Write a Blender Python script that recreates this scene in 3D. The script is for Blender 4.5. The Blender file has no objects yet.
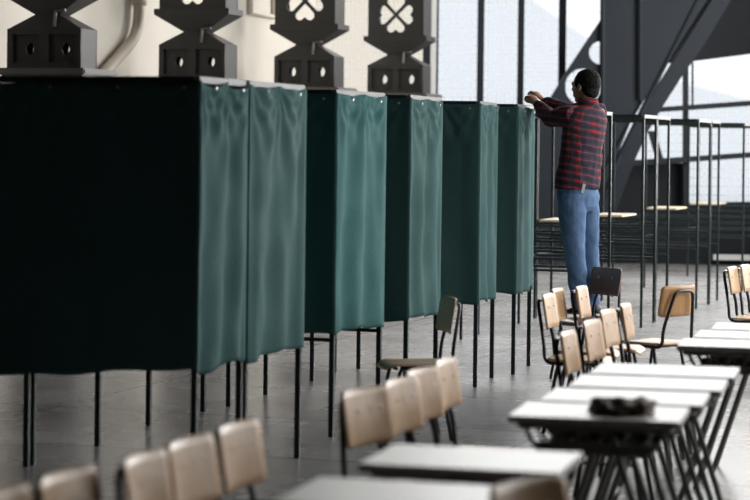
import bpy, bmesh, math, random
from mathutils import Vector, Matrix, noise
R = math.radians
random.seed(7)
sc = bpy.context.scene
col = sc.collection

# ------------------------------------------------------------------ camera
F = 2200.0                       # focal length in pixels of the 750 px frame
EYE = 1.6
ROLL = R(0.7)
HY = 145.0                       # image row of the eye level at the middle column
cd = bpy.data.cameras.new('camera'); cam = bpy.data.objects.new('camera', cd); col.objects.link(cam)
cd.sensor_width = 36; cd.lens = F / 750 * 36
cam.matrix_world = Matrix.Translation((0, 0, EYE)) @ Matrix.Rotation(R(90), 4, 'X') @ Matrix.Rotation(ROLL, 4, 'Z')
cd.shift_y = -(250 - HY) / 750
cd.clip_start = 0.1; cd.clip_end = 400
cd.dof.use_dof = True; cd.dof.focus_distance = 15.5; cd.dof.aperture_fstop = 2.6
sc.camera = cam

# ------------------------------------------------------------------ world, lights, exposure
w = bpy.data.worlds.new('world'); sc.world = w; w.use_nodes = True
bg = w.node_tree.nodes['Background']; bg.inputs[0].default_value = (0.95, 0.97, 1.0, 1); bg.inputs[1].default_value = 1.25
sc.view_settings.view_transform = 'Standard'; sc.view_settings.look = 'None'
sc.view_settings.exposure = 0.0; sc.view_settings.gamma = 1; sc.view_settings.use_curve_mapping = False

def area(name, loc, target, sx, sy, power, colr=(1, 0.985, 0.96)):
    l = bpy.data.lights.new(name, 'AREA'); l.shape = 'RECTANGLE'; l.size = sx; l.size_y = sy; l.energy = power; l.color = colr
    o = bpy.data.objects.new(name, l); col.objects.link(o); o.location = loc
    o.rotation_euler = (Vector(target) - Vector(loc)).to_track_quat('-Z', 'Y').to_euler()
    return o
RWX = 6.6                        # the right-hand wall, all windows
WIN_R = [(8.5, 12.5), (13.5, 17.5), (18.5, 22.5), (23.5, 27.5)]
for (a, b), pw in zip(WIN_R, (250, 330, 480, 640)):     # daylight through the windows of the right-hand wall
    area('daylight', (RWX - .12, (a + b) / 2, 3.7), (0, (a + b) / 2, 3.0), b - a - .2, 5.6, pw)
area('daylight_gable', (.3, 29.2, 6.8), (.3, 0, 6.0), 11.5, 5.0, 1100)   # the high gable glazing

# ------------------------------------------------------------------ helpers
def ray(px, py):
    a = (px - 375) / F; b = (HY - py) / F
    return a * math.cos(ROLL) - b * math.sin(ROLL), a * math.sin(ROLL) + b * math.cos(ROLL)
def W(px, py, D):
    x, z = ray(px, py); return Vector((x * D, D, EYE + z * D))
def G(px, D): return Vector((ray(px, HY)[0] * D, D, 0))      # ground point under an eye-level pixel column
U = Vector((0.317, 0.948, 0)).normalized()
UA = math.atan2(U.y, U.x)

def tag(o, label=None, cat=None, group=None, kind=None):
    if label: o['label'] = label
    if cat: o['category'] = cat
    if group: o['group'] = group
    if kind: o['kind'] = kind
    return o
def empty(name, loc=(0, 0, 0), rz=0):
    o = bpy.data.objects.new(name, None); o.empty_display_size = .1; col.objects.link(o)
    o.location = loc; o.rotation_euler = (0, 0, rz); return o
def link(name, bm, mat, parent=None, smooth=False):
    me = bpy.data.meshes.new(name); bmesh.ops.recalc_face_normals(bm, faces=bm.faces); bm.to_mesh(me); bm.free()
    if smooth:
        for p in me.polygons: p.use_smooth = True
    me.materials.append(mat)
    o = bpy.data.objects.new(name, me); col.objects.link(o)
    if parent: o.parent = parent
    return o
def box(bm, x0, x1, y0, y1, z0, z1, bev=0.0, M=None):
    t = bmesh.new()
    vs = [t.verts.new((x, y, z)) for x in (x0, x1) for y in (y0, y1) for z in (z0, z1)]
    for f in ((0, 1, 3, 2), (4, 6, 7, 5), (0, 4, 5, 1), (2, 3, 7, 6), (0, 2, 6, 4), (1, 5, 7, 3)):
        t.faces.new([vs[i] for i in f])
    if bev: bmesh.ops.bevel(t, geom=t.edges[:], offset=bev, segments=2, affect='EDGES')
    if M: t.transform(M)
    tm = bpy.data.meshes.new('t'); t.to_mesh(tm); t.free(); bm.from_mesh(tm); bpy.data.meshes.remove(tm)
    return bm
def fillet(pts, r, n=5):
    pts = [Vector(p) for p in pts]; out = [pts[0]]
    for i in range(1, len(pts) - 1):
        a, b, c = pts[i - 1], pts[i], pts[i + 1]
        d1 = (a - b); d2 = (c - b); q = min(r, d1.length * .45, d2.length * .45)
        p1 = b + d1.normalized() * q; p2 = b + d2.normalized() * q
        for k in range(n + 1):
            t = k / n; out.append((1 - t) ** 2 * p1 + 2 * t * (1 - t) * b + t * t * p2)
    out.append(pts[-1]); return out
def loft(bm, rings, cap=True):
    """rings: list of lists of points"""
    vr = [[bm.verts.new(p) for p in r] for r in rings]; n = len(rings[0])
    for a, b in zip(vr, vr[1:]):
        for i in range(n): bm.faces.new((a[i], a[(i + 1) % n], b[(i + 1) % n], b[i]))
    if cap: bm.faces.new(vr[0][::-1]); bm.faces.new(vr[-1])
    return bm
def tube(bm, pts, r, n=8, radii=None):
    pts = [Vector(p) for p in pts]; rings = []; up = None
    for i, p in enumerate(pts):
        d = (pts[min(i + 1, len(pts) - 1)] - pts[max(i - 1, 0)]).normalized()
        if up is None: up = Vector((0, 0, 1)) if abs(d.z) < .9 else Vector((1, 0, 0))
        s = d.cross(up).normalized(); up = s.cross(d).normalized()
        rr = radii[i] if radii else r
        rings.append([p + (s * math.cos(t) + up * math.sin(t)) * rr for t in [2 * math.pi * k / n for k in range(n)]])
    return loft(bm, rings)
def prism(poly, holes, thick, origin, ex, ey):
    """flat plate with holes: 2D outline in metres, filled through a curve, real thickness"""
    cu = bpy.data.curves.new('c', 'CURVE'); cu.dimensions = '2D'; cu.fill_mode = 'BOTH'; cu.extrude = thick / 2
    for pl in [poly] + holes:
        s = cu.splines.new('POLY'); s.points.add(len(pl) - 1); s.use_cyclic_u = True
        for q, (x, y) in zip(s.points, pl): q.co = (x, y, 0, 1)
    o = bpy.data.objects.new('c', cu); col.objects.link(o)
    me = bpy.data.meshes.new_from_object(o.evaluated_get(bpy.context.evaluated_depsgraph_get()))
    bpy.data.objects.remove(o); bpy.data.curves.remove(cu)
    bm = bmesh.new(); bm.from_mesh(me); bpy.data.meshes.remove(me)
    ex = Vector(ex); ey = Vector(ey); ez = ex.cross(ey)
    M = Matrix((ex, ey, ez)).transposed().to_4x4(); M.translation = Vector(origin); bm.transform(M)
    bmesh.ops.remove_doubles(bm, verts=bm.verts, dist=1e-5)
    return bm
def circle(cx, cy, r, n=24, ry=None):
    return [(cx + r * math.cos(2 * math.pi * k / n), cy + (ry or r) * math.sin(2 * math.pi * k / n)) for k in range(n)]
def pxpoly(pts, D, off=(0, 0)):
    out = []
    for p in pts:
        v = W(p[0], p[1], D); out.append((v.x, v.z))
    return out
def plate(name, pts, D, th, mat, holes=(), parent=None):
    bm = prism(pxpoly(pts, D), [pxpoly(h, D) for h in holes], th, (0, D, 0), (1, 0, 0), (0, 0, 1))
    return link(name, bm, mat, parent)
def copy_tree(o, parent=None):
    c = o.copy(); col.objects.link(c); c.parent = parent
    for ch in list(o.children): copy_tree(ch, c)
    return c

# ------------------------------------------------------------------ materials
def mat(name, colr, rough=.5, metal=0, spec=.5, noise_amt=0, noise_scale=8, bump=0, bump_scale=30, trans=0):
    m = bpy.data.materials.new(name); m.use_nodes = True; nt = m.node_tree; N = nt.nodes; L = nt.links
    b = N['Principled BSDF']; b.inputs['Base Color'].default_value = (*colr, 1); b.inputs['Roughness'].default_value = rough
    b.inputs['Metallic'].default_value = metal; b.inputs['Specular IOR Level'].default_value = spec
    tc = N.new('ShaderNodeTexCoord')
    if noise_amt:
        nz = N.new('ShaderNodeTexNoise'); nz.inputs['Scale'].default_value = noise_scale; nz.inputs['Detail'].default_value = 5
        L.new(tc.outputs['Object'], nz.inputs['Vector'])
        mx = N.new('ShaderNodeMix'); mx.data_type = 'RGBA'; mx.name = 'colmix'
        mx.inputs[6].default_value = (*[c * (1 - noise_amt) for c in colr], 1); mx.inputs[7].default_value = (*[min(1, c * (1 + noise_amt)) for c in colr], 1)
        L.new(nz.outputs['Fac'], mx.inputs[0]); L.new(mx.outputs[2], b.inputs['Base Color'])
    if bump:
        nb = N.new('ShaderNodeTexNoise'); nb.inputs['Scale'].default_value = bump_scale; nb.inputs['Detail'].default_value = 4
        L.new(tc.outputs['Object'], nb.inputs['Vector'])
        bp = N.new('ShaderNodeBump'); bp.inputs['Strength'].default_value = bump; bp.inputs['Distance'].default_value = .02
        L.new(nb.outputs['Fac'], bp.inputs['Height']); L.new(bp.outputs['Normal'], b.inputs['Normal'])
    if trans:
        tr = N.new('ShaderNodeBsdfTranslucent'); tr.inputs[0].default_value = (*colr, 1); ms = N.new('ShaderNodeMixShader'); ms.inputs[0].default_value = trans
        L.new(b.outputs[0], ms.inputs[1]); L.new(tr.outputs[0], ms.inputs[2]); L.new(ms.outputs[0], N['Material Output'].inputs[0])
    return m
M_frame = mat('painted_tube', (.012, .02, .02), .35, noise_amt=.3)
M_rail = mat('bare_steel_rail', (.13, .13, .125), .5, metal=.3, noise_amt=.3, noise_scale=20)
M_cloth = mat('green_cloth', (.046, .106, .104), .8, spec=.15, noise_amt=.12, noise_scale=3, bump=.15, bump_scale=60, trans=.05)
M_clothb = mat('teal_cloth', (.050, .138, .136), .8, spec=.15, noise_amt=.12, noise_scale=3, bump=.15, bump_scale=60, trans=.05)
M_grom = mat('grommet_metal', (.55, .55, .52), .3, metal=.8)
M_board = mat('pale_board', (.62, .52, .38), .4, noise_amt=.1)
M_tubeblack = mat('chair_tube', (.012, .012, .015), .3, noise_amt=.2)
M_rivet = mat('rivet', (.6, .55, .48), .35, metal=.5)
M_deskframe = mat('desk_tube', (.10, .10, .095), .35, noise_amt=.3)
M_desktop = mat('desk_laminate', (.74, .74, .73), .36, spec=.7, noise_amt=.08, noise_scale=5)
M_deskedge = mat('desk_edge', (.33, .31, .29), .5, noise_amt=.5, noise_scale=20)
M_iron = mat('cast_iron', (.020, .019, .018), .5, noise_amt=.3, noise_scale=4)
M_ledge = mat('iron_ledge', (.09, .085, .08), .5, noise_amt=.2, noise_scale=4)
M_plaster = mat('cream_plaster', (.52, .48, .42), .8, noise_amt=.10, noise_scale=1.2, bump=.1, bump_scale=6)
M_pipe = mat('cream_pipe', (.45, .40, .33), .5, noise_amt=.1)
M_wframe = mat('pale_window_frame', (.50, .45, .38), .5, noise_amt=.1)
M_truss = mat('truss_paint', (.010, .0135, .019), .6, spec=.25, noise_amt=.2, noise_scale=2)
M_dark = mat('dark_wall', (.010, .012, .015), .7, spec=.2, noise_amt=.2, noise_scale=1)
M_ceil = mat('ceiling_paint', (.05, .05, .05), .8, noise_amt=.1)
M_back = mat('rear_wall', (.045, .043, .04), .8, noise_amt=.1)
M_hill = mat('hazy_hill', (.80, .82, .84), .9, noise_amt=.05, noise_scale=.1)
M_lightmetal = mat('pale_strip', (.6, .6, .58), .5, noise_amt=.1)
M_bag = mat('brown_bag', (.07, .04, .025), .6, noise_amt=.6, noise_scale=14, bump=.6, bump_scale=18)
M_skin = mat('skin', (.30, .17, .11), .5, noise_amt=.08)
M_hair = mat('hair', (.005, .0045, .004), .7, spec=.15, noise_amt=.3, noise_scale=60, bump=.6, bump_scale=120)
M_shoe = mat('shoe_black', (.010, .010, .011), .45, noise_amt=.2)
M_sole = mat('shoe_sole', (.03, .03, .03), .6, noise_amt=.2)
M_paper = mat('paper_tag', (.7, .7, .68), .6, noise_amt=.05)
M_jeans = mat('denim', (.095, .165, .29), .85, spec=.2, noise_amt=.45, noise_scale=7, bump=.5, bump_scale=16)

def plywood(name, c0, c1, rough=.32):
    m = mat(name, c0, rough, spec=.5, noise_amt=.1); nt = m.node_tree; N = nt.nodes; L = nt.links
    tc = N.new('ShaderNodeTexCoord'); mp = N.new('ShaderNodeMapping'); mp.inputs['Scale'].default_value = (3, 26, 3)
    nz = N.new('ShaderNodeTexNoise'); nz.inputs['Scale'].default_value = 3; nz.inputs['Detail'].default_value = 6; nz.inputs['Distortion'].default_value = .6
    cr = N.new('ShaderNodeValToRGB'); cr.color_ramp.elements[0].position = .35; cr.color_ramp.elements[0].color = (*c0, 1)
    cr.color_ramp.elements[1].position = .65; cr.color_ramp.elements[1].color = (*c1, 1)
    L.new(tc.outputs['Object'], mp.inputs[0]); L.new(mp.outputs[0], nz.inputs['Vector']); L.new(nz.outputs['Fac'], cr.inputs[0])
    L.new(cr.outputs[0], N['Principled BSDF'].inputs['Base Color']); return m
M_ply = plywood('plywood_beech', (.50, .31, .17), (.58, .385, .225))
M_plyo = plywood('plywood_orange', (.42, .22, .09), (.50, .28, .12))
M_plyd = plywood('plywood_dark', (.20, .12, .085), (.25, .16, .11))
M_plyg = plywood('plywood_grey', (.42, .31, .21), (.50, .38, .26))

def plaid():
    m = mat('plaid_flannel', (.25, .02, .02), .85, spec=.15); nt = m.node_tree; N = nt.nodes; L = nt.links
    tc = N.new('ShaderNodeTexCoord')
    def stripes(axisrot, period, duty, phase=0):
        mp = N.new('ShaderNodeMapping'); mp.inputs['Rotation'].default_value = axisrot; L.new(tc.outputs['Object'], mp.inputs[0])
        sx = N.new('ShaderNodeSeparateXYZ'); L.new(mp.outputs[0], sx.inputs[0])
        nz = N.new('ShaderNodeTexNoise'); nz.inputs['Scale'].default_value = 9; L.new(tc.outputs['Object'], nz.inputs['Vector'])
        md = N.new('ShaderNodeMath'); md.operation = 'MULTIPLY_ADD'; md.inputs[1].default_value = 1 / period; md.inputs[2].default_value = phase + 50
        L.new(sx.outputs['X'], md.inputs[0])
        ad = N.new('ShaderNodeMath'); ad.operation = 'MULTIPLY_ADD'; ad.inputs[1].default_value = .35; L.new(nz.outputs['Fac'], ad.inputs[0]); L.new(md.outputs[0], ad.inputs[2])
        fr = N.new('ShaderNodeMath'); fr.operation = 'FRACT'; L.new(ad.outputs[0], fr.inputs[0])
        lt = N.new('ShaderNodeMath'); lt.operation = 'LESS_THAN'; lt.inputs[1].default_value = duty; L.new(fr.outputs[0], lt.inputs[0]); return lt.outputs[0]
    def mix(fac, a, b):
        mx = N.new('ShaderNodeMix'); mx.data_type = 'RGBA'
        L.new(fac, mx.inputs[0])
        if isinstance(a, tuple): mx.inputs[6].default_value = (*a, 1)
        else: L.new(a, mx.inputs[6])
        mx.inputs[7].default_value = (*b, 1); return mx.outputs[2]
    hor = (0, R(80), 0); ver = (0, 0, R(48))
    c = mix(stripes(hor, .052, .45), (.21, .014, .016), (.022, .027, .042))
    def half(fac, k):
        mm = N.new('ShaderNodeMath'); mm.operation = 'MULTIPLY'; mm.inputs[1].default_value = k; L.new(fac, mm.inputs[0]); return mm.outputs[0]
    c = mix(half(stripes(ver, .06, .5, .2), .75), c, (.03, .035, .055))
    c = mix(half(stripes(hor, .052, .07, .3), .3), c, (.30, .30, .32))
    c = mix(half(stripes(ver, .07, .05, .5), .15), c, (.30, .28, .30))
    L.new(c, N['Principled BSDF'].inputs['Base Color']); return m
M_plaid = plaid()

def floor_mat():
    m = mat('polished_concrete_tiles', (.10, .095, .09), .26); nt = m.node_tree; N = nt.nodes; L = nt.links
    b = N['Principled BSDF']; tc = N.new('ShaderNodeTexCoord'); mp = N.new('ShaderNodeMapping'); mp.inputs['Rotation'].default_value = (0, 0, -UA)
    L.new(tc.outputs['Object'], mp.inputs[0])
    br = N.new('ShaderNodeTexBrick'); br.offset = 0; br.inputs['Scale'].default_value = 1; br.inputs['Brick Width'].default_value = 1.5; br.inputs['Row Height'].default_value = 1.5
    br.inputs['Mortar Size'].default_value = .010; br.inputs['Mortar Smooth'].default_value = .4
    br.inputs['Color1'].default_value = (.33, .325, .32, 1); br.inputs['Color2'].default_value = (.37, .365, .36, 1); br.inputs['Mortar'].default_value = (.09, .09, .09, 1)
    L.new(mp.outputs[0], br.inputs['Vector'])
    nz = N.new('ShaderNodeTexNoise'); nz.inputs['Scale'].default_value = 1.3; nz.inputs['Detail'].default_value = 8; nz.inputs['Roughness'].default_value = .65
    L.new(tc.outputs['Object'], nz.inputs['Vector'])
    mx = N.new('ShaderNodeMix'); mx.data_type = 'RGBA'; mx.blend_type = 'MULTIPLY'; mx.inputs[0].default_value = .6
    cr = N.new('ShaderNodeValToRGB'); cr.color_ramp.elements[0].position = .3; cr.color_ramp.elements[0].color = (.6, .6, .6, 1); cr.color_ramp.elements[1].position = .7
    L.new(nz.outputs['Fac'], cr.inputs[0]); L.new(br.outputs['Color'], mx.inputs[6]); L.new(cr.outputs[0], mx.inputs[7]); L.new(mx.outputs[2], b.inputs['Base Color'])
    mr = N.new('ShaderNodeMapRange'); mr.inputs['To Min'].default_value = .20; mr.inputs['To Max'].default_value = .34; L.new(nz.outputs['Fac'], mr.inputs[0])
    L.new(mr.outputs[0], b.inputs['Roughness'])
    bp = N.new('ShaderNodeBump'); bp.inputs['Strength'].default_value = .08; bp.inputs['Distance'].default_value = .004
    L.new(br.outputs['Fac'], bp.inputs['Height']); bp.invert = True; L.new(bp.outputs['Normal'], b.inputs['Normal'])
    return m
M_floor = floor_mat()

def glass_mat(name='netted_glass', tint=(1, 1, 1)):
    m = bpy.data.materials.new(name); m.use_nodes = True; nt = m.node_tree; N = nt.nodes; L = nt.links
    for n in list(N):
        if n.type == 'BSDF_PRINCIPLED': N.remove(n)
    t = N.new('ShaderNodeBsdfTransparent'); t.inputs[0].default_value = (*tint, 1); d = N.new('ShaderNodeBsdfTranslucent'); d.inputs[0].default_value = (.9, .93, .96, 1)
    ms = N.new('ShaderNodeMixShader'); tc = N.new('ShaderNodeTexCoord'); mp = N.new('ShaderNodeMapping'); mp.inputs['Rotation'].default_value = (R(90), 0, 0)
    br = N.new('ShaderNodeTexBrick'); br.offset = 0; br.inputs['Brick Width'].default_value = .12; br.inputs['Row Height'].default_value = .12; br.inputs['Scale'].default_value = 1
    br.inputs['Mortar Size'].default_value = .006; br.inputs['Color1'].default_value = (.10, .10, .10, 1); br.inputs['Color2'].default_value = (.13, .13, .13, 1); br.inputs['Mortar'].default_value = (.3, .3, .3, 1)
    L.new(tc.outputs['Object'], mp.inputs[0]); L.new(mp.outputs[0], br.inputs['Vector']); L.new(br.outputs['Color'], ms.inputs[0])
    L.new(t.outputs[0], ms.inputs[1]); L.new(d.outputs[0], ms.inputs[2]); L.new(ms.outputs[0], N['Material Output'].inputs[0]); return m
M_glass = glass_mat(); M_glassw = glass_mat('warm_netted_glass', (1, .93, .83))

# ------------------------------------------------------------------ the hall
GD = 30.5                        # gable plane
def S(o, kind='structure'): o['kind'] = kind; return o
bm = bmesh.new(); box(bm, -16, RWX + .3, -6, GD + .1, -.2, 0); S(link('floor', bm, M_floor))
bm = bmesh.new(); box(bm, -16, RWX + .3, -6, GD + .3, 10, 10.2); S(link('ceiling', bm, M_ceil))
bm = bmesh.new(); box(bm, -16, RWX + .3, -6.2, -6, 0, 10); S(link('wall_rear', bm, M_back))
# right-hand wall with four tall windows
bm = bmesh.new(); ys = [-6] + [v for p in WIN_R for v in p] + [GD + .1]
for i in range(0, len(ys), 2): box(bm, RWX, RWX + .3, ys[i], ys[i + 1], 0, 10)
for a, b in WIN_R: box(bm, RWX, RWX + .3, a, b, 0, .8); box(bm, RWX, RWX + .3, a, b, 7.2, 10)
S(link('wall_right', bm, M_back))
for k, (a, b) in enumerate(WIN_R):
    bm = bmesh.new(); box(bm, RWX + .1, RWX + .12, a, b, .8, 7.2); S(link('window_%d' % (k + 4), bm, M_glass))
# left cream wall, along the same direction as the booth row
wa = Vector((-.78, 28.0, 0)); wdir = Vector((.39, 1, 0)).normalized(); wang = math.atan2(wdir.y, wdir.x)
bm = bmesh.new(); box(bm, -9.5, 0, 0, .4, 0, 10); wl = S(link('wall_left', bm, M_plaster)); wl.location = wa; wl.rotation_euler.z = wang
bm = bmesh.new(); box(bm, -36, -9.5, 0, .4, 0, 10); wl = S(link('wall_left_near', bm, M_back)); wl.location = wa; wl.rotation_euler.z = wang  # unseen near stretch, coloured dark to keep bounce light off the curtains
# gable wall: dark base, glazing between steel
def gable_box(name, x0, x1, y0, y1, D, th, m, parent=None, bev=0):
    p = W(x0, y1, D); q = W(x1, y0, D); p.x = W(x0, 50, D).x; q.x = W(x1, 50, D).x; bm = bmesh.new(); box(bm, p.x, q.x, D, D + th, max(p.z, 0), q.z, bev); return link(name, bm, m, parent)
bm = prism(pxpoly([(250, 400), (250, 108), (545, 108), (560, 163), (687, 163), (687, 203), (900, 200), (900, 400)], GD), [], .25, (0, GD + .15, 0), (1, 0, 0), (0, 0, 1))
S(link('wall_gable', bm, M_dark))
bm = bmesh.new(); q = W(0, -190, GD).z; box(bm, -16, RWX, GD + .02, GD + .27, 9.2, 10); box(bm, -16, -1.9, GD + .02, GD + .27, 0, 10); S(link('wall_gable_top', bm, M_dark))
def pane(n, x0, x1, y0, y1, m=None):
    o = gable_box('window_%d' % n, x0, x1, y0, y1, GD + .12, .02, m or M_glass); S(o); return o
pane(1, 250, 431, -420, 108, M_glassw); pane(2, 431, 610, -420, 108); pane(3, 602, 900, -420, 205)
# steel mullions
def mull(x0, x1, y0, y1, n, D=GD - .14, m=M_truss):
    o = S(gable_box('trim_%d' % n, x0, x1, y0, y1, D, .12, m)); return o
for n, (x0, x1, y0, y1, m) in enumerate([(423, 430.5, -420, 108, M_truss), (431.2, 436, -420, 108, M_lightmetal), (436.5, 438.5, -420, 108, M_truss), (477.5, 484, -420, 108, M_truss),
                                  (518, 524, -420, 108, M_truss), (559, 566, -420, 160, M_truss)]):
    mull(x0, x1, y0, y1, n + 1, m=m)
def bar(n, pts, D=GD - .14):
    S(plate('trim_%d' % n, pts, D, .12, M_truss))
bar(7, [(683, 56), (688, 55.5), (688, 206), (683, 206)])
bar(8, [(640, 113.5), (640, 108.5), (800, 97), (800, 102.5)], GD - .28)
bar(9, [(620, 167), (620, 161), (800, 149), (800, 154)], GD - .28)
bar(10, [(692, 62), (693, 62), (693, 110), (692, 110)])
bar(11, [(648, 131), (655, 131), (664, 163), (657, 163)])
S(gable_box('trim_14', 716, 830, 256, 260, GD - .2, .1, M_lightmetal))
# upper dark cladding of the gable on the right
S(plate('trim_12', [(690, -60), (900, -60), (900, 35), (687, 62), (682, 64), (660, 62)], GD - .3, .14, M_dark))
# the big arch truss in front of the glazing
TD = 29.6
t = empty('arch_truss', (W(620, 300, TD).x, TD, 0))
tag(t, 'huge dark riveted steel truss with round holes rising before the end windows', 'truss')
def tplate(name, pts, D, th, holes=()):
    o = plate(name, pts, D, th, M_truss, holes, None); o.parent = t; o.matrix_parent_inverse = Matrix.Translation(-Vector(t.location)); return o
dcirc = [p for p in circle(600, 53, 11.5) if p[0] <= 601.5]
tplate('gusset_plate', [(602, -60), (602, 18), (566, 72), (520, 148), (470, 240), (470, 262), (552, 262), (606, 165), (640, 104), (640, -60)], TD, .16,
       [dcirc, circle(583, 87, 18.5)])
tplate('inner_brace', [(640, -60), (640, 104), (596, 182), (552, 262), (572, 262), (600, 196), (629, 124), (641, 104), (706, 0), (742, -60)], TD - .03, .2)
tplate('outer_brace', [(744, -60), (711, 0), (645, 106), (633, 128), (606, 196), (580, 262), (596, 262), (634, 160), (648, 130), (661, 108), (682, 75), (700, 50), (760, -50)], TD - .03, .2)
for k, (a, b) in enumerate([((602.5, -50), (602.5, 250)), ((640, -50), (640, 100)), ((612, 170), (700, -5)), ((616, 172), (575, 250))]):
    p, q = W(*a, TD - .12), W(*b, TD - .12); bm = bmesh.new(); tube(bm, [p, q], .035, 6)
    o = link('flange', bm, M_truss, None); o.parent = t; o.matrix_parent_inverse = Matrix.Translation(-Vector(t.location))
# hazy hillside outside
bm = prism([(-14, -1), (-14, 14), (2.2, 9.0), (3.4, 7.9), (6.8, 5.6), (9, 4.2), (14, 3.0), (30, 2.5), (30, -1)], [], 6, (0, 78, 0), (1, 0, 0), (0, 0, 1))
tag(link('hillside', bm, M_hill), 'pale hazy slope seen outside through the tall end windows', 'hill')
bm = bmesh.new(); box(bm, -60, 60, GD + .5, 140, -.4, -.2); S(link('ground', bm, M_hill))

# ------------------------------------------------------------------ cast iron stanchions on the left wall
def petal(ang, r):
    pts = []
    for (x, y) in [(0, .12), (.30, .42), (.52, .66), (.52, .86), (.36, 1.0), (.16, .98), (0, .84), (-.16, .98), (-.36, 1.0), (-.52, .86), (-.52, .66), (-.30, .42)]:
        X = x * r; Y = y * r; pts.append((X * math.cos(ang) - Y * math.sin(ang), X * math.sin(ang) + Y * math.cos(ang)))
    return pts
def stanchion(px, D, label, big=1.0):
    r_ = empty('iron_stanchion', G(px, D), UA - R(90)); tag(r_, label, 'stanchion', 'cast iron stanchions along the cream wall')
    hw = .37; dp = .32
    def part(name, bm, m=M_iron): return link(name, bm, m, r_)
    bm = bmesh.new(); box(bm, -.34, .34, .02, .5, 0, 2.08, .02); part('pedestal', bm, M_ledge)
    bm = bmesh.new(); box(bm, -.42, .42, -.06, .58, 2.08, 2.20, .015); box(bm, -.45, .45, -.09, .61, 2.20, 2.262, .015); part('ledge', bm, M_ledge)
    # lower box: front plate with two recessed squares and round holes, open-backed plate
    bm = prism([(-hw, 2.262), (hw, 2.262), (hw, 2.62), (-hw, 2.62)], [[(s - .14, 2.31), (s + .14, 2.31), (s + .14, 2.57), (s - .14, 2.57)] for s in (-.18, .18)], .03, (0, 0, 0), (1, 0, 0), (0, 0, 1))
    b2 = prism([(-hw + .01, 2.27), (hw - .01, 2.27), (hw - .01, 2.61), (-hw + .01, 2.61)], [circle(s + .02, 2.44, .042, 20, .055) for s in (-.18, .18)], .02, (0, .04, 0), (1, 0, 0), (0, 0, 1))
    me = bpy.data.meshes.new('t'); b2.to_mesh(me); b2.free(); bm.from_mesh(me); bpy.data.meshes.remove(me)
    b2 = prism([(-hw, 2.262), (hw, 2.262), (hw, 2.62), (-hw, 2.62)], [circle(s, 2.44, .095, 20) for s in (-.18, .18)], .02, (0, dp, 0), (1, 0, 0), (0, 0, 1))
    me = bpy.data.meshes.new('t'); b2.to_mesh(me); b2.free(); bm.from_mesh(me); bpy.data.meshes.remove(me)
    box(bm, -hw, -hw + .02, 0, dp, 2.262, 2.62); box(bm, hw - .02, hw, 0, dp, 2.262, 2.62)
    part('lower_box', bm)
    def frus(z0, w0, z1, w1):
        bm = bmesh.new(); loft(bm, [[(-w0, 0, z0), (w0, 0, z0), (w0, dp, z0), (-w0, dp, z0)], [(-w1, .06, z1), (w1, .06, z1), (w1, dp - .06, z1), (-w1, dp - .06, z1)]]); return bm
    part('shoulder', frus(2.62, hw, 2.77, .09)); part('rib', tube(bmesh.new(), [(.1, .0, 2.64), (.1, .02, 2.78), (.2, .02, 2.79)], .018, 6), M_ledge)
    bm = bmesh.new(); loft(bm, [[(-.12, .06, 2.75), (.12, .06, 2.75), (.12, dp - .06, 2.75), (-.12, dp - .06, 2.75)], [(-hw - .05, -.04, 2.93), (hw + .05, -.04, 2.93), (hw + .05, dp + .04, 2.93), (-hw - .05, dp + .04, 2.93)]])
    box(bm, -hw - .05, hw + .05, -.04, dp + .04, 2.93, 2.99); part('flared_collar', bm)
    zc = 3.26
    bm = prism([(-hw + .0, 2.99), (hw, 2.99), (hw, 3.95), (-hw, 3.95)], [[(x, y + zc) for x, y in petal(a, .225)] for a in (0, R(90), R(180), R(270))], .03, (0, 0, 0), (1, 0, 0), (0, 0, 1))
    b2 = prism([(-hw, 2.99), (hw, 2.99), (hw, 3.95), (-hw, 3.95)], [circle(0, zc, .32)], .02, (0, dp, 0), (1, 0, 0), (0, 0, 1))
    me = bpy.data.meshes.new('t'); b2.to_mesh(me); b2.free(); bm.from_mesh(me); bpy.data.meshes.remove(me)
    box(bm, -hw, -hw + .02, 0, dp, 2.99, 3.95); box(bm, hw - .02, hw, 0, dp, 2.99, 3.95); part('pierced_box', bm)
    bm = bmesh.new(); box(bm, -.3, .3, .02, dp, 3.95, 9.99); part('shaft', bm)
stanchion(43, 20.0, 'black iron stanchion above the nearest booth, leftmost along the cream wall')
stanchion(191, 22.8, 'black iron stanchion right of the cream downpipe')
stanchion(303.5, 25.5, 'black iron stanchion with pierced cross box cut by the picture top, above the third booth')
stanchion(394.5, 28.0, 'black iron stanchion with bright cross-shaped openings against the window, farthest one')

# downpipe on the wall, running down and then off to the left
def wallpt(px, py, off):
    # intersect pixel ray with the wall plane moved off metres into the hall
    x, z = ray(px, py); n = Vector((wdir.y, -wdir.x, 0)); p0 = wa + n * off
    d = Vector((x, 1, z)); k = (p0 - Vector((0, 0, EYE))).dot(n) / d.dot(n); return Vector((0, 0, EYE)) + d * k
p = [wallpt(139, -60, .1), wallpt(139, 34, .1), wallpt(84, 96, .1)]
root = empty('downpipe', (p[1].x, p[1].y, 0)); tag(root, 'cream painted drainpipe elbow on the plaster wall between two iron stanchions', 'pipe')
inv = Matrix.Translation(-Vector(root.location))
o = link('pipe_run', tube(bmesh.new(), fillet(p, .25), .06, 12), M_pipe, root, True); o.matrix_parent_inverse = inv
o = link('coupling', tube(bmesh.new(), [p[1] + Vector((0, 0, .3)), p[1] + Vector((0, 0, .45))], .078, 12), M_pipe, root, True); o.matrix_parent_inverse = inv
# small high window frame on the left wall
c = [wallpt(250, -40, .03), wallpt(250, 12, .03), wallpt(274, 17, .03), wallpt(274, -40, .03)]
bm = bmesh.new()
tube(bm, [c[0], c[1], c[2], c[3]], .045, 6); S(link('trim_13', bm, M_wframe))

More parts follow.
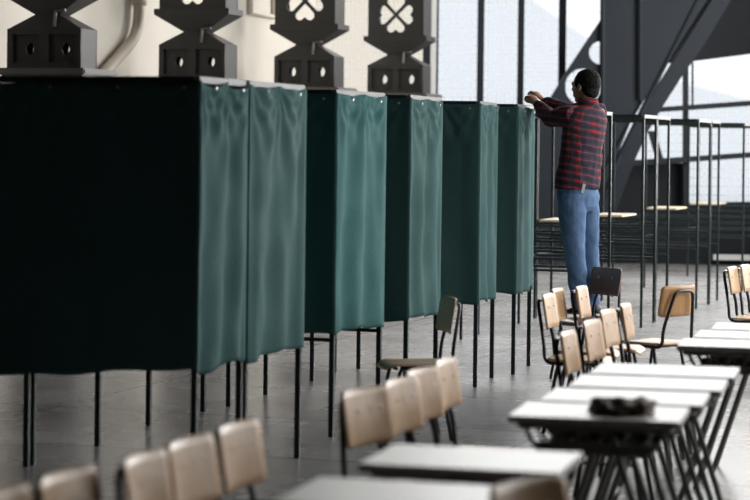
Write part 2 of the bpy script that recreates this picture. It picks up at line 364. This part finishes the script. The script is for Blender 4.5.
# ------------------------------------------------------------------ booths
H = 1.90
def cloth(L_, seed, drop=0, top=H - .012, bot=.57, sag=.012, folds=5, amp=.012, nclip=3):
    bm = bmesh.new(); nx = max(20, int(L_ * 60)); nz = 60; g = []
    for i in range(nx + 1):
        s = i / nx; rowv = []
        cl = abs(math.sin(math.pi * s * nclip)) ** .7
        zt = top - sag * cl - .004
        zb = bot - drop * s + .012 * math.sin(s * 5 + seed) + .006 * math.sin(s * 17 + seed * 2)
        for j in range(nz + 1):
            t_ = j / nz; z = zt + (zb - zt) * t_
            ph = seed * 1.7
            d = amp * math.sin(2 * math.pi * folds * s + ph + 1.5 * math.sin(t_ * 2.2 + seed)) * (.5 + .5 * t_) * (0.4 + .6 * math.sin(math.pi * s) ** .4)
            d += amp * .9 * noise.noise(Vector((s * 7 * L_ + seed * 9, t_ * 2.0, seed)))
            # wrinkles fanning out of the clips
            for k in range(nclip + 1):
                dx = (s - k / nclip) * L_; dz = (top - z)
                if dz < .75: d += amp * .8 * math.sin(math.atan2(dx, dz + .05) * 16 + seed * k) * math.exp(-dz * 3.2) * math.exp(-abs(dx) * 3)
            d += amp * .5 * noise.noise(Vector((s * 3 * L_ + z * 5, z * 3 - s * 4, seed + 4)))
            d *= min(1, 9 * s + .05, 9 * (1 - s) + .05)
            rowv.append(bm.verts.new((s * L_, d, z)))
        g.append(rowv)
    for i in range(nx):
        for j in range(nz): bm.faces.new((g[i][j], g[i + 1][j], g[i + 1][j + 1], g[i][j + 1]))
    return bm
def sq(bm, x, y, z0, z1, h=.014): box(bm, x - h, x + h, y - h, y + h, z0, z1, .003)
def booth(p0, p1, label, covered, seed, group, cm=None, depth=1.12, sag=.012, shelf=True, zl=.605, drop=0):
    p0 = Vector(p0); p1 = Vector(p1); w_ = (p1 - p0).length; ang = math.atan2((p1 - p0).y, (p1 - p0).x)
    r_ = empty('voting_booth' if covered else 'booth_frame', p0, ang); tag(r_, label, 'voting booth' if covered else 'metal frame', group)
    for (x, y) in ((0, 0), (w_, 0), (0, depth), (w_, depth)):
        bm = bmesh.new(); sq(bm, x, y, 0, H - .03, .014 if covered else .0115); link('leg', bm, M_frame, r_)
    h = .014
    for (x0, x1, y0, y1, m) in ((-h, w_ + h, -h, h, M_rail), (-h, w_ + h, depth - h, depth + h, M_frame), (-h, h, h, depth - h, M_frame), (w_ - h, w_ + h, h, depth - h, M_frame)):
        bm = bmesh.new(); box(bm, x0, x1, y0, y1, H - .03, H, .003); link('top_rail', bm, m, r_)
    for (x0, x1, y0, y1) in ((h, w_ - h, depth - h * .7, depth + h * .7), (-h * .7, h * .7, h, depth - h), (w_ - h * .7, w_ + h * .7, h, depth - h)):
        bm = bmesh.new(); box(bm, x0, x1, y0, y1, zl - .02, zl, .002); link('lower_rail', bm, M_frame, r_)
    for zz in ((.88,) if covered else (.88, .74)):
        for (x0, x1, y0, y1) in ((-h * .7, h * .7, h, depth - h), (w_ - h * .7, w_ + h * .7, h, depth - h)):
            bm = bmesh.new(); box(bm, x0, x1, y0, y1, zz, zz + .02, .002); link('shelf_rail', bm, M_frame, r_)
    if shelf:
        bm = bmesh.new(); box(bm, -.01, w_ + .01, depth - .36, depth - .02, .902, .922, .004); link('shelf', bm, M_board, r_)
    if covered:
        o_ = .02
        for (loc, rz, L_, sd, nm, fl, nc) in (((-o_, -o_, 0), R(90), depth + o_, seed, 'side_curtain', 3, 4), ((-o_, -o_, 0), 0, w_ + 2 * o_, seed + 3, 'front_curtain', 2.2, 2), ((w_ + o_, -o_, 0), R(90), depth + o_, seed + 5, 'side_curtain', 4, 4)):
            big = nm == 'front_curtain'
            c_ = link(nm, cloth(L_, sd, drop=0 if big else drop, sag=sag if big else sag * .6, folds=fl, amp=.019 if big else .008, nclip=nc, bot=.565), cm or M_cloth, r_, True)
            c_.location = loc; c_.rotation_euler.z = rz
            md = c_.modifiers.new('thickness', 'SOLIDIFY'); md.thickness = .003; md.offset = 0
            for k in ((.25, .82) if big else (.06, .35, .65, .93)):
                x = L_ * k; bm = bmesh.new()
                yy = -.018 if big else (.022 if loc[0] < 0 else -.022)
                bmesh.ops.create_cone(bm, segments=10, radius1=.008, radius2=.006, depth=.006, cap_ends=True, matrix=Matrix.Translation((x, yy, H - .05)) @ Matrix.Rotation(R(90), 4, 'X'))
                link('grommet', bm, M_grom, c_)
    return r_
def line_pt(px, base=Vector((-.397, 11.21, 0)), d=U):
    k = ray(px, HY)[0]; t_ = (k * base.y - base.x) / (d.x - k * d.y); return base + d * t_
XO = .02
def GP(px, D): v = G(px, D); v.x += .02; return v
gc = 'green curtained voting booths'; gf = 'bare booth frames'
b0 = GP(297, 11.21)
def lp(px): v = line_pt(px, Vector((b0.x, b0.y, 0))); return v
booth(lp(197.5), lp(242), 'green curtained voting booth nearest the camera, cut by the left picture edge', True, 1, gc, sag=.03, drop=.05)
booth(lp(247), b0, 'green curtained voting booth standing tight behind the nearest one', True, 2, gc)
booth(GP(331, 12.03), GP(378, 12.68), 'brightest teal curtained voting booth, third from the camera', True, 3, gc, cm=M_clothb, zl=.54)
booth(GP(405, 13.05), GP(435, 13.68), 'green curtained voting booth right behind the empty chair turned sideways, fourth along', True, 4, gc)
booth(GP(475, 14.6), GP(491.5, 15.2), 'green curtained voting booth with wide dark side under the leftmost end window, fifth along', True, 5, gc)
booth(GP(513, 15.45), GP(528.5, 16.07), 'green curtained voting booth whose top corner the man is holding', True, 6, gc)
booth(GP(594.5, 17.85), GP(608, 18.4), 'uncovered booth frame directly behind the standing man', False, 7, gf)
booth(GP(641, 19.6), GP(653.5, 20.19), 'uncovered booth frame with bright top rail, first clear of the man on his right', False, 8, gf, shelf=False)
booth(GP(654.5, 20.23), GP(666.5, 20.82), 'uncovered booth frame touching the far side of the first frame clear of the man', False, 9, gf)
booth(GP(696, 22.0), GP(708, 22.65), 'uncovered booth frame in the middle of the right-hand window', False, 10, gf)
booth(GP(709, 22.7), GP(717, 23.3), 'narrow uncovered booth frame joined to the one in the middle of the right window', False, 11, gf, shelf=False)
booth(GP(742, 24.9), GP(751, 25.55), 'uncovered booth frame at the right picture edge', False, 12, gf)
booth(GP(777, 27.3), GP(785, 27.95), 'farthest uncovered booth frame, only its rear legs and pale shelf in view', False, 13, gf)

# ------------------------------------------------------------------ chairs
def rounded(w_, h_, r, n=4):
    pts = []
    for (cx, cy, a0) in ((w_ / 2 - r, h_ / 2 - r, 0), (-w_ / 2 + r, h_ / 2 - r, 90), (-w_ / 2 + r, -h_ / 2 + r, 180), (w_ / 2 - r, -h_ / 2 + r, 270)):
        for k in range(n + 1):
            a = R(a0 + 90 * k / n); pts.append((cx + r * math.cos(a), cy + r * math.sin(a)))
    return pts
def curved_panel(w_, h_, r, th, fn):
    """bent plywood sheet: 2D grid masked to a rounded rectangle, then mapped through fn(u,v,t)"""
    bm = bmesh.new(); nx, ny = 14, 8; gr = {}
    for side in (0, 1):
        for i in range(nx + 1):
            for j in range(ny + 1):
                x = -w_ / 2 + w_ * i / nx; y = -h_ / 2 + h_ * j / ny
                qx = max(abs(x) - (w_ / 2 - r), 0); qy = max(abs(y) - (h_ / 2 - r), 0); q = math.hypot(qx, qy)
                if q > r:
                    x = math.copysign((w_ / 2 - r) + qx * r / q, x); y = math.copysign((h_ / 2 - r) + qy * r / q, y)
                gr[side, i, j] = bm.verts.new(fn(x, y, th / 2 if side else -th / 2))
    for i in range(nx):
        for j in range(ny):
            bm.faces.new([gr[0, i, j], gr[0, i, j + 1], gr[0, i + 1, j + 1], gr[0, i + 1, j]])
            bm.faces.new([gr[1, i, j], gr[1, i + 1, j], gr[1, i + 1, j + 1], gr[1, i, j + 1]])
    for i in range(nx):
        for j in (0, ny): bm.faces.new([gr[0, i, j], gr[0, i + 1, j], gr[1, i + 1, j], gr[1, i, j]])
    for j in range(ny):
        for i in (0, nx): bm.faces.new([gr[0, i, j], gr[0, i, j + 1], gr[1, i, j + 1], gr[1, i, j]])
    return bm
SEAT = .42; BX = -.185; BT = .765
def make_chair(back_m, seat_m):
    r_ = empty('school_chair')
    def back(x, y, t_):     # x across, y up
        return (BX - y * .16 + 1.1 * x * x * 1.0 * .9 - .02 + t_, x, .672 + y)
    link('backrest', curved_panel(.32, .19, .024, .011, back), back_m, r_, True)
    def seat(x, y, t_):
        return (x, y, SEAT - .006 - .012 * math.cos(y / .17 * 1.4) * math.cos(x / .18 * 1.3) * 1 + (-.6 * max(x - .12, 0) ** 2 * 12) + t_)
    link('seat', curved_panel(.36, .31, .05, .012, seat), seat_m, r_, True)
    pts = [(.10, -.125, .392), (BX + .0, -.14, .392), (BX - .005, -.14, .50), (BX - .055, -.085, .735), (BX - .055, .085, .735), (BX - .005, .14, .50), (BX + .0, .14, .392), (.10, .125, .392)]
    link('back_frame', tube(bmesh.new(), fillet(pts, .05, 5), .0105, 8), M_tubeblack, r_, True)
    for sx in (-1, 1):
        for sy in (-1, 1):
            x0 = .10 if sx > 0 else -.11
            link('leg', tube(bmesh.new(), fillet([(x0 - sx * .06, sy * .11, .388), (x0, sy * .128, .388), (x0 + sx * .075, sy * .15, 0.0)], .03, 4), .0105, 8), M_tubeblack, r_, True)
    for sy in (-1, 1):
        z = .2; link('stretcher', tube(bmesh.new(), [(-.15, sy * .143, z), (.14, sy * .143, z)], .008, 6), M_tubeblack, r_, True)
    for sx in (.12, -.1): link('crossbar', tube(bmesh.new(), [(sx, -.125, .39), (sx, .125, .39)], .009, 6), M_tubeblack, r_, True)
    for sy in (-1, 1):
        bm = bmesh.new(); bmesh.ops.create_uvsphere(bm, u_segments=8, v_segments=6, radius=.008, matrix=Matrix.Translation((BX + .007, sy * .075, .70)) @ Matrix.Diagonal((.5, 1, 1, 1)))
        link('rivet', bm, M_rivet, r_, True)
    return r_
protos = {}
def place_chair(px, D, yaw, label, group=None, kind='tan', dz=0, floor_z=0, tilt=0):
    """px, D: where the middle of the backrest stands"""
    mats = {'tan': (M_ply, M_ply), 'orange': (M_plyo, M_ply), 'dark': (M_plyd, M_plyd), 'grey': (M_plyg, M_plyg)}[kind]
    if kind not in protos: protos[kind] = c_ = make_chair(*mats)
    else: c_ = copy_tree(protos[kind])
    f = Vector((math.cos(yaw), math.sin(yaw), 0)); b = G(px, D)
    c_.location = b - f * (BX - .03) + Vector((0, 0, dz)); c_.rotation_euler = (0, tilt, yaw)
    tag(c_, label, 'chair', group or 'plywood school chairs'); return c_
def back_D(py, px, z=BT):
    return (EYE - z) / -ray(px, py)[1]
gfg = 'blurred chairs in the near row'; gm = 'chairs in the middle of the row'; gr_ = 'chairs drawn up at the far desks'
Y0 = R(-22)
for (px, D_, yaw, lab) in [(-6, 5.22, -18, 'tan chair cut off by the left picture edge, nearest of all'),
                           (64, 5.54, -18, 'tan chair at the picture bottom, second from the left'),
                           (141, 5.86, -14, 'tan chair at the picture bottom, third from the left'),
                           (187, 6.19, -18, 'tan chair of the near row, fourth from the left'),
                           (235, 6.54, -18, 'tan chair at the far end of the near row, closest to the booth leg')]:
    place_chair(px, D_, R(yaw), lab, gfg)
for (px, D_, yaw, lab) in [(363, 7.52, -30, 'tan chair nearest in the middle four, behind the blurred long white desk'),
                           (398.5, 7.84, -22, 'tan chair second of the middle four'),
                           (420, 8.20, -23, 'paler tan chair third of the middle four'),
                           (443, 8.56, -15, 'narrow looking tan chair, farthest of the middle four')]:
    place_chair(px, D_, R(yaw), lab, gm)
place_chair(526, back_D(481, 523), R(-40), 'orange tan chair back cut by the picture bottom below the desks', gfg)
place_chair(454, 12.1, R(192), 'empty grey brown chair turned sideways to the left before the fifth booth', kind='grey')
place_chair(566, 9.94, R(-16), 'tan chair just behind the desk row, lowest backrest of the far cluster', gr_)
place_chair(590, 10.6, R(-20), 'wide tan chair back right of the lowest one in the far cluster', gr_)
place_chair(547, 12.45, R(-16), 'leftmost tan chair of the far cluster, nearer of a close pair', gr_)
place_chair(556, 12.95, R(-15), 'tan chair tucked behind the leftmost one of the far cluster', gr_)
place_chair(580, 13.2, R(-16), 'tan chair directly before the legs of the man', gr_)
place_chair(606, 11.3, R(-19), 'tan chair right of the wide one, below the dark brown chair back', gr_)
place_chair(624, 11.75, R(-14), 'tan chair rightmost of the far cluster, nearest the orange backed chair', gr_)
place_chair(683, 13.4, R(134), 'orange backed chair seen from behind with black tube loop', kind='orange')
place_chair(731, 15.6, R(-20), 'tan chair at the right, left one of two before the bare frames', 'two chairs at the right edge')
place_chair(744, 15.9, R(-20), 'tan chair cut by the right picture edge', 'two chairs at the right edge')
MC = place_chair(611, 15.3, R(213), 'dark brown chair the man is standing on', kind='dark')

# ------------------------------------------------------------------ desks
DZ = .72
def make_desk():
    """local x: long side, y: depth; origin on the floor below the near left corner"""
    r_ = empty('school_desk'); Wd, Dp = .56, .42
    bm = bmesh.new(); box(bm, 0, Wd, 0, Dp, DZ - .004, DZ, .0015); link('laminate', bm, M_desktop, r_)
    bm = bmesh.new(); box(bm, 0, Wd, 0, Dp, DZ - .024, DZ - .0045, .003); link('tabletop', bm, M_deskedge, r_)
    for y in (.05, Dp - .05):
        for sx in (-1, 1):
            cx = Wd / 2; zt = DZ - .036
            link('leg', tube(bmesh.new(), fillet([(cx - sx * .10, y, zt), (cx + sx * .05, y, zt), (cx + sx * .27, y, 0.0)], .05, 5), .0125, 8), M_deskframe, r_, True)
    zt = DZ - .035
    link('top_frame', tube(bmesh.new(), fillet([(.3, .03, zt), (.03, .03, zt), (.03, Dp - .03, zt), (Wd - .03, Dp - .03, zt), (Wd - .03, .03, zt), (.3, .03, zt)], .03, 3), .010, 6), M_deskframe, r_, True)
    # wire book basket
    z1 = DZ - .115
    bm = bmesh.new()
    for y in (.035, Dp - .035):
        tube(bm, fillet([(.05, y, zt), (.09, y, z1), (Wd - .09, y, z1), (Wd - .05, y, zt)], .04, 4), .008, 6)
        n = 10
        for k in range(n):
            xa = .09 + (Wd - .18) * k / n; xb = .09 + (Wd - .18) * (k + 1) / n
            tube(bm, [(xa, y, z1 if k % 2 else zt), (xb, y, zt if k % 2 else z1)], .006, 5)
        box(bm, .09, Wd - .09, y - .003, y + .003, z1, z1 + .03)
    box(bm, .09, Wd - .09, .035, Dp - .035, z1 - .004, z1)
    link('book_basket', bm, M_deskframe, r_)
    link('foot_bar', tube(bmesh.new(), [(.08, .05, .22), (.08, Dp - .05, .22)], .009, 6), M_deskframe, r_, True)
    return r_
VA = UA - R(90)
desk0 = make_desk(); used = [False]
def place_desk(px, D, label, group, yaw=VA):
    o = desk0 if not used[0] else copy_tree(desk0); used[0] = True
    o.location = G(px, D); o.rotation_euler = (0, 0, yaw); tag(o, label, 'desk', group); return o
gd = 'white topped desks in the near row'; gd2 = 'white topped desks at the right edge'
place_desk(277, 5.42, 'white topped desk at the picture bottom, nearest and most blurred', gd, VA + R(4))
place_desk(362, 6.08, 'blurred white topped desk second from the camera', gd, VA + R(4))
T3 = place_desk(511, 7.2, 'white topped desk with the crumpled brown bag on it', gd, VA + R(6))
place_desk(543, 7.66, 'white topped desk just behind the one with the brown bag', gd, VA + R(6))
place_desk(571, 8.13, 'white topped desk second behind the brown bag', gd, VA + R(6))
place_desk(592, 8.60, 'farthest desk of the near row, just before the tan chairs', gd, VA + R(6))
place_desk(679, 9.83, 'white topped desk at the right edge, nearest of its three', gd2, VA + R(6))
place_desk(696, 10.3, 'white topped desk at the right edge, middle of its three', gd2, VA + R(6))
place_desk(713, 10.77, 'white topped desk at the right edge, farthest of its three', gd2, VA + R(6))

# crumpled bag on the third desk
bm = bmesh.new(); bmesh.ops.create_icosphere(bm, subdivisions=4, radius=1)
for v in bm.verts:
    n_ = noise.noise(v.co * 2.2) * .35 + noise.noise(v.co * 5) * .15
    s_ = 1 + n_; v.co = Vector((v.co.x * .10 * s_, v.co.y * .10 * s_, max(v.co.z, -.25) * .034 * (1 + 1.6 * n_) + (.012 if v.co.z > 0 and abs(v.co.x) > .55 else 0)))
zm = min(v.co.z for v in bm.verts)
bag = link('crumpled_bag', bm, M_bag, None, True)
a_ = W(622, 411, 7.33); bag.location = (a_.x, 7.30, DZ - zm + .0005)
tag(bag, 'small crumpled dark brown bag lying on a white desk', 'bag')

# ------------------------------------------------------------------ the man
fw = Vector((-.75, .65, 0)).normalized(); lt = Vector((-fw.y, fw.x, 0))      # forward, his left
def ring(c, a, b, f=fw, l=lt, n=20, up=None):
    return [c + l * (a * math.cos(2 * math.pi * k / n)) + f * (b * math.sin(2 * math.pi * k / n)) for k in range(n)]
def remeshed(name, bm, voxel, m, parent, smooth_it=4, post=None):
    me = bpy.data.meshes.new('t'); bmesh.ops.recalc_face_normals(bm, faces=bm.faces); bm.to_mesh(me); bm.free()
    o = bpy.data.objects.new('t', me); col.objects.link(o)
    md = o.modifiers.new('r', 'REMESH'); md.mode = 'VOXEL'; md.voxel_size = voxel; md.use_smooth_shade = True
    ms = o.modifiers.new('s', 'SMOOTH'); ms.iterations = smooth_it; ms.factor = .5
    me2 = bpy.data.meshes.new_from_object(o.evaluated_get(bpy.context.evaluated_depsgraph_get()))
    bpy.data.objects.remove(o); bpy.data.meshes.remove(me)
    if post:
        for v in me2.vertices: v.co = post(v.co.copy(), v.normal.copy())
    for p_ in me2.polygons: p_.use_smooth = True
    me2.name = name; me2.materials.clear(); me2.materials.append(m)
    o = bpy.data.objects.new(name, me2); col.objects.link(o)
    if parent: o.parent = parent; o.matrix_parent_inverse = Matrix.Translation(-Vector(parent.location))
    return o
def ellipsoid(bm, c, f, l, rf, rl, rz, tiltv=None):
    t_ = bmesh.new(); bmesh.ops.create_uvsphere(t_, u_segments=24, v_segments=16, radius=1)
    for v in t_.verts: v.co = c + f * (v.co.x * rf) + l * (v.co.y * rl) + Vector((0, 0, 1)) * (v.co.z * rz)
    tm = bpy.data.meshes.new('t'); t_.to_mesh(tm); t_.free(); bm.from_mesh(tm); bpy.data.meshes.remove(tm)
DM = 15.45
man = empty('person', (W(580, 320, 15.4).x, 15.4, SEAT)); tag(man, 'man in red plaid shirt and blue jeans standing on a chair, reaching to the booth', 'person')
def leg_path(pts): return [W(a, b, c_) for a, b, c_ in pts]
shL, elL, wrL = W(574, 115, DM - .10), W(551, 119, DM + .12), W(537, 103.5, DM + .38)
shR, elR, wrR = W(600, 114, DM + .14), W(565, 111, DM + .32), W(543, 101, DM + .5)
torso = [(588, 101, .052, .055), (588, 106, .075, .07), (587.5, 110, .15, .085), (586, 116, .185, .10), (584.5, 127, .185, .112), (582, 148, .165, .112), (580, 166, .158, .118), (577.5, 180, .165, .125), (578, 196, .17, .128)]
legL = [(572.5, 196, DM - .07, .088), (572, 212, DM - .08, .090), (573, 232, DM - .08, .074), (575, 252, DM - .08, .062), (577, 275, DM - .07, .060), (579, 296, DM - .06, .047), (580, 309, DM - .06, .040)]
legR = [(584, 196, DM + .07, .088), (585.5, 212, DM + .07, .088), (587.5, 232, DM + .07, .070), (589, 252, DM + .07, .060), (590.5, 275, DM + .06, .058), (591.5, 296, DM + .05, .046), (592, 309, DM + .05, .040)]
def hand(bm, wr, knuck, grip, side):
    """palm + four curled fingers + thumb; grip: point the hand closes on"""
    d = (knuck - wr).normalized(); up = Vector((0, 0, 1)); s = d.cross(up).normalized(); n_ = s.cross(d)
    rings = []
    for t_, a, b in ((-.02, .026, .022), (.03, .034, .020), (.07, .042, .018), (.09, .040, .015)):
        c_ = wr + d * t_; rings.append([c_ + s * (a * math.cos(x)) + n_ * (b * math.sin(x)) for x in [2 * math.pi * k / 12 for k in range(12)]])
    loft(bm, rings)
    for k, ln in enumerate((.9, 1.0, .95, .78)):
        b0_ = wr + d * .085 + s * ((k - 1.5) * .021)
        p1_ = b0_ + d * .030 * ln - n_ * .012; p2_ = p1_ - n_ * .030 * ln + d * .004; p3_ = p2_ - n_ * .008 - d * .022 * ln
        tube(bm, [b0_ - d * .02, b0_, p1_, p2_, p3_], .009, 8, [.009, .0095, .009, .0085, .0065])
    tb = wr + d * .02 + s * (side * .03)
    tube(bm, [tb - d * .01, tb + d * .025 + s * side * .012 - n_ * .015, tb + d * .055 + s * side * .006 - n_ * .034, tb + d * .075 - s * side * .004 - n_ * .045], .01, 8, [.012, .0115, .010, .008])
# body
bm = bmesh.new()
loft(bm, [ring(W(a, b, DM), c_ * .84, d_ * .82) for a, b, c_, d_ in torso])
for lg in (legL, legR): tube(bm, [W(a, b, c_) for a, b, c_, r in lg], 0, 14, [r * .88 for *_, r in lg])
for sh, el, wr in ((shL, elL, wrL), (shR, elR, wrR)):
    tube(bm, [sh + (sh - el).normalized() * .02, sh.lerp(el, .5), el, el.lerp(wr, .35), wr], 0, 12, [.042, .042, .036, .036, .026])
hf = Vector((-.74, .67, 0)).normalized(); hl = Vector((-hf.y, hf.x, 0)); hc = W(585, 86.0, DM + .02)
tube(bm, [W(588, 106, DM), hc - Vector((0, 0, .06)) - hf * .015], 0, 14, [.060, .055])
ellipsoid(bm, hc + Vector((0, 0, .018)) - hf * .01, hf, hl, .098, .076, .092)
ellipsoid(bm, hc - Vector((0, 0, .035)) + hf * .025, hf, hl, .068, .058, .078)      # jaw and face
ellipsoid(bm, hc - Vector((0, 0, .098)) + hf * .058, hf, hl, .026, .026, .020)      # chin
tube(bm, [hc + hf * .088 + Vector((0, 0, .012)), hc + hf * .105 - Vector((0, 0, .022)), hc + hf * .092 - Vector((0, 0, .036))], 0, 8, [.008, .014, .013])  # nose
ellipsoid(bm, hc + hf * .086 - Vector((0, 0, .060)), hf, hl, .012, .024, .008); ellipsoid(bm, hc + hf * .084 - Vector((0, 0, .072)), hf, hl, .012, .022, .008)   # lips
for s in (-1, 1):
    ellipsoid(bm, hc + hf * .082 + hl * (s * .03) + Vector((0, 0, .022)), hf, hl, .012, .022, .007)  # brow
    ellipsoid(bm, hc + hf * .078 + hl * (s * .03) + Vector((0, 0, .004)), hf, hl, .012, .014, .009)
    ellipsoid(bm, hc - hf * .005 + hl * (s * .076) - Vector((0, 0, .010)), (hf - hl * s * .35).normalized(), hl, .020, .009, .032)   # ears
hand(bm, wrL, W(529, 93, DM + .48), None, -1); hand(bm, wrR, W(532, 88.5, DM + .56), None, 1)
remeshed('body', bm, .0065, M_skin, man, 2)
# jeans
bm = bmesh.new()
loft(bm, [ring(W(a, b, DM), c_, d_) for a, b, c_, d_ in [(576, 178, .148, .115), (577, 187, .160, .128), (578, 196, .172, .142), (578.5, 206, .160, .128), (578.5, 212, .13, .10)]])
for lg in (legL, legR):
    pts = [W(a, b, c_) for a, b, c_, r in lg]; rr = [r * 1.10 + .004 for *_, r in lg]; rr[-1] = rr[-2] = .058; pts[-1] = pts[-1] + Vector((0, 0, .0))
    tube(bm, pts, 0, 18, rr)
def wrj(co, n_):
    z = co.z; return co + n_ * (.006 * noise.noise(Vector((co.x * 9, co.y * 9, z * 14))) + .005 * math.sin(z * 60 + 6 * co.x * 10) * max(0, 1 - abs(z - .62) * 6) + .004 * noise.noise(Vector((co.x * 22, co.y * 22, z * 18))))
jeans = remeshed('jeans', bm, .008, M_jeans, man, 3, wrj)
# shirt
bm = bmesh.new()
st = [(588.5, 103, .062, .064), (588, 107, .10, .085), (587, 111.5, .165, .102), (586, 118, .197, .118), (584.5, 130, .198, .128), (581.5, 150, .184, .130), (579, 168, .180, .136), (577, 183, .186, .146), (577, 189, .186, .148)]
loft(bm, [ring(W(a, b, DM), c_, d_) for a, b, c_, d_ in st])
for sh, el, wr in ((shL, elL, wrL), (shR, elR, wrR)):
    s0 = sh + (sh - el).normalized() * .01; tube(bm, [s0, sh.lerp(el, .5), el, el.lerp(wr, .5), el.lerp(wr, .93)], 0, 16, [.076, .072, .062, .054, .040])
def wrs(co, n_):
    return co + n_ * (.010 * noise.noise(Vector((co.x * 7, co.y * 7, co.z * 13))) + .006 * noise.noise(Vector((co.x * 18, co.y * 18, co.z * 24))))
shirt = remeshed('plaid_shirt', bm, .008, M_plaid, man, 4, wrs)
# collar
bm = bmesh.new(); cc = W(588, 101.5, DM)
loft(bm, [ring(cc + Vector((0, 0, -.02)), .078, .078), ring(cc + Vector((0, 0, .022)), .064, .068), ring(cc + Vector((0, 0, .020)), .058, .062), ring(cc + Vector((0, 0, -.02)), .066, .066)], cap=False)
o = link('collar', bm, M_plaid, man, True); o.matrix_parent_inverse = Matrix.Translation(-Vector(man.location))
# hair
bm = bmesh.new(); ellipsoid(bm, hc + Vector((0, 0, .028)) - hf * .024, hf, hl, .099, .084, .094)
ellipsoid(bm, hc - Vector((0, 0, .03)) - hf * .055, hf, hl, .052, .070, .062)
for s in (-1, 1): ellipsoid(bm, hc + hf * .02 + hl * (s * .070) + Vector((0, 0, .02)), hf, hl, .022, .010, .035)
remeshed('hair', bm, .006, M_hair, man, 2, lambda co, n_: co + n_ * .004 * noise.noise(co * 60))
# shoes
for (a, b, D_, d2) in ((580, 312, DM - .06, Vector((-.95, .3, 0))), (592, 312, DM + .05, Vector((-.6, .8, 0)))):
    d2.normalize(); base = Vector((W(a, b, D_).x, D_, SEAT)); l2 = Vector((-d2.y, d2.x, 0)); bm = bmesh.new(); rings = []
    for t_, wd, hh in ((-.075, .022, .05), (-.06, .036, .078), (-.01, .040, .088), (.05, .042, .062), (.11, .048, .046), (.16, .044, .038), (.185, .022, .026)):
        rings.append([base + d2 * t_ + l2 * (wd * math.cos(x)) + Vector((0, 0, .012 + (hh - .012) * (.5 + .5 * math.sin(x)))) for x in [2 * math.pi * k / 14 for k in range(14)]])
    loft(bm, rings); tube(bm, [base + Vector((0, 0, .05)), base + Vector((0, 0, .11))], .046, 12)
    o = remeshed('shoe', bm, .007, M_shoe, man, 2)
    bm = bmesh.new(); top_ = []
    ol = [(t_, wd) for t_, wd in ((-.082, .012), (-.075, .028), (-.05, .040), (0, .042), (.05, .044), (.11, .050), (.16, .046), (.188, .022))]
    poly = [base + d2 * t_ + l2 * wd for t_, wd in ol] + [base + d2 * t_ - l2 * wd for t_, wd in ol[::-1]]
    loft(bm, [[q + Vector((0, 0, .001)) for q in poly], [q + Vector((0, 0, .018)) for q in poly]])
    s_ = link('sole', bm, M_sole, o); s_.matrix_parent_inverse = o.matrix_parent_inverse
# white tag hanging from the back pocket, wrist watch
q = W(583.5, 188, DM - .17); bm = bmesh.new(); box(bm, -.010, .010, -.003, .003, -.035, .03, .001, Matrix.Translation(q) @ Matrix.Rotation(R(12), 4, 'Y'))
o = link('pocket_tag', bm, M_paper, man); o.matrix_parent_inverse = Matrix.Translation(-Vector(man.location)); o['label'] = 'white paper sticking out of back pocket'
bm = bmesh.new(); dd = (wrL - elL).normalized(); tube(bm, [wrL - dd * .012, wrL + dd * .012], .033, 14); o = link('wristwatch', bm, M_grom, man, True); o.matrix_parent_inverse = Matrix.Translation(-Vector(man.location))
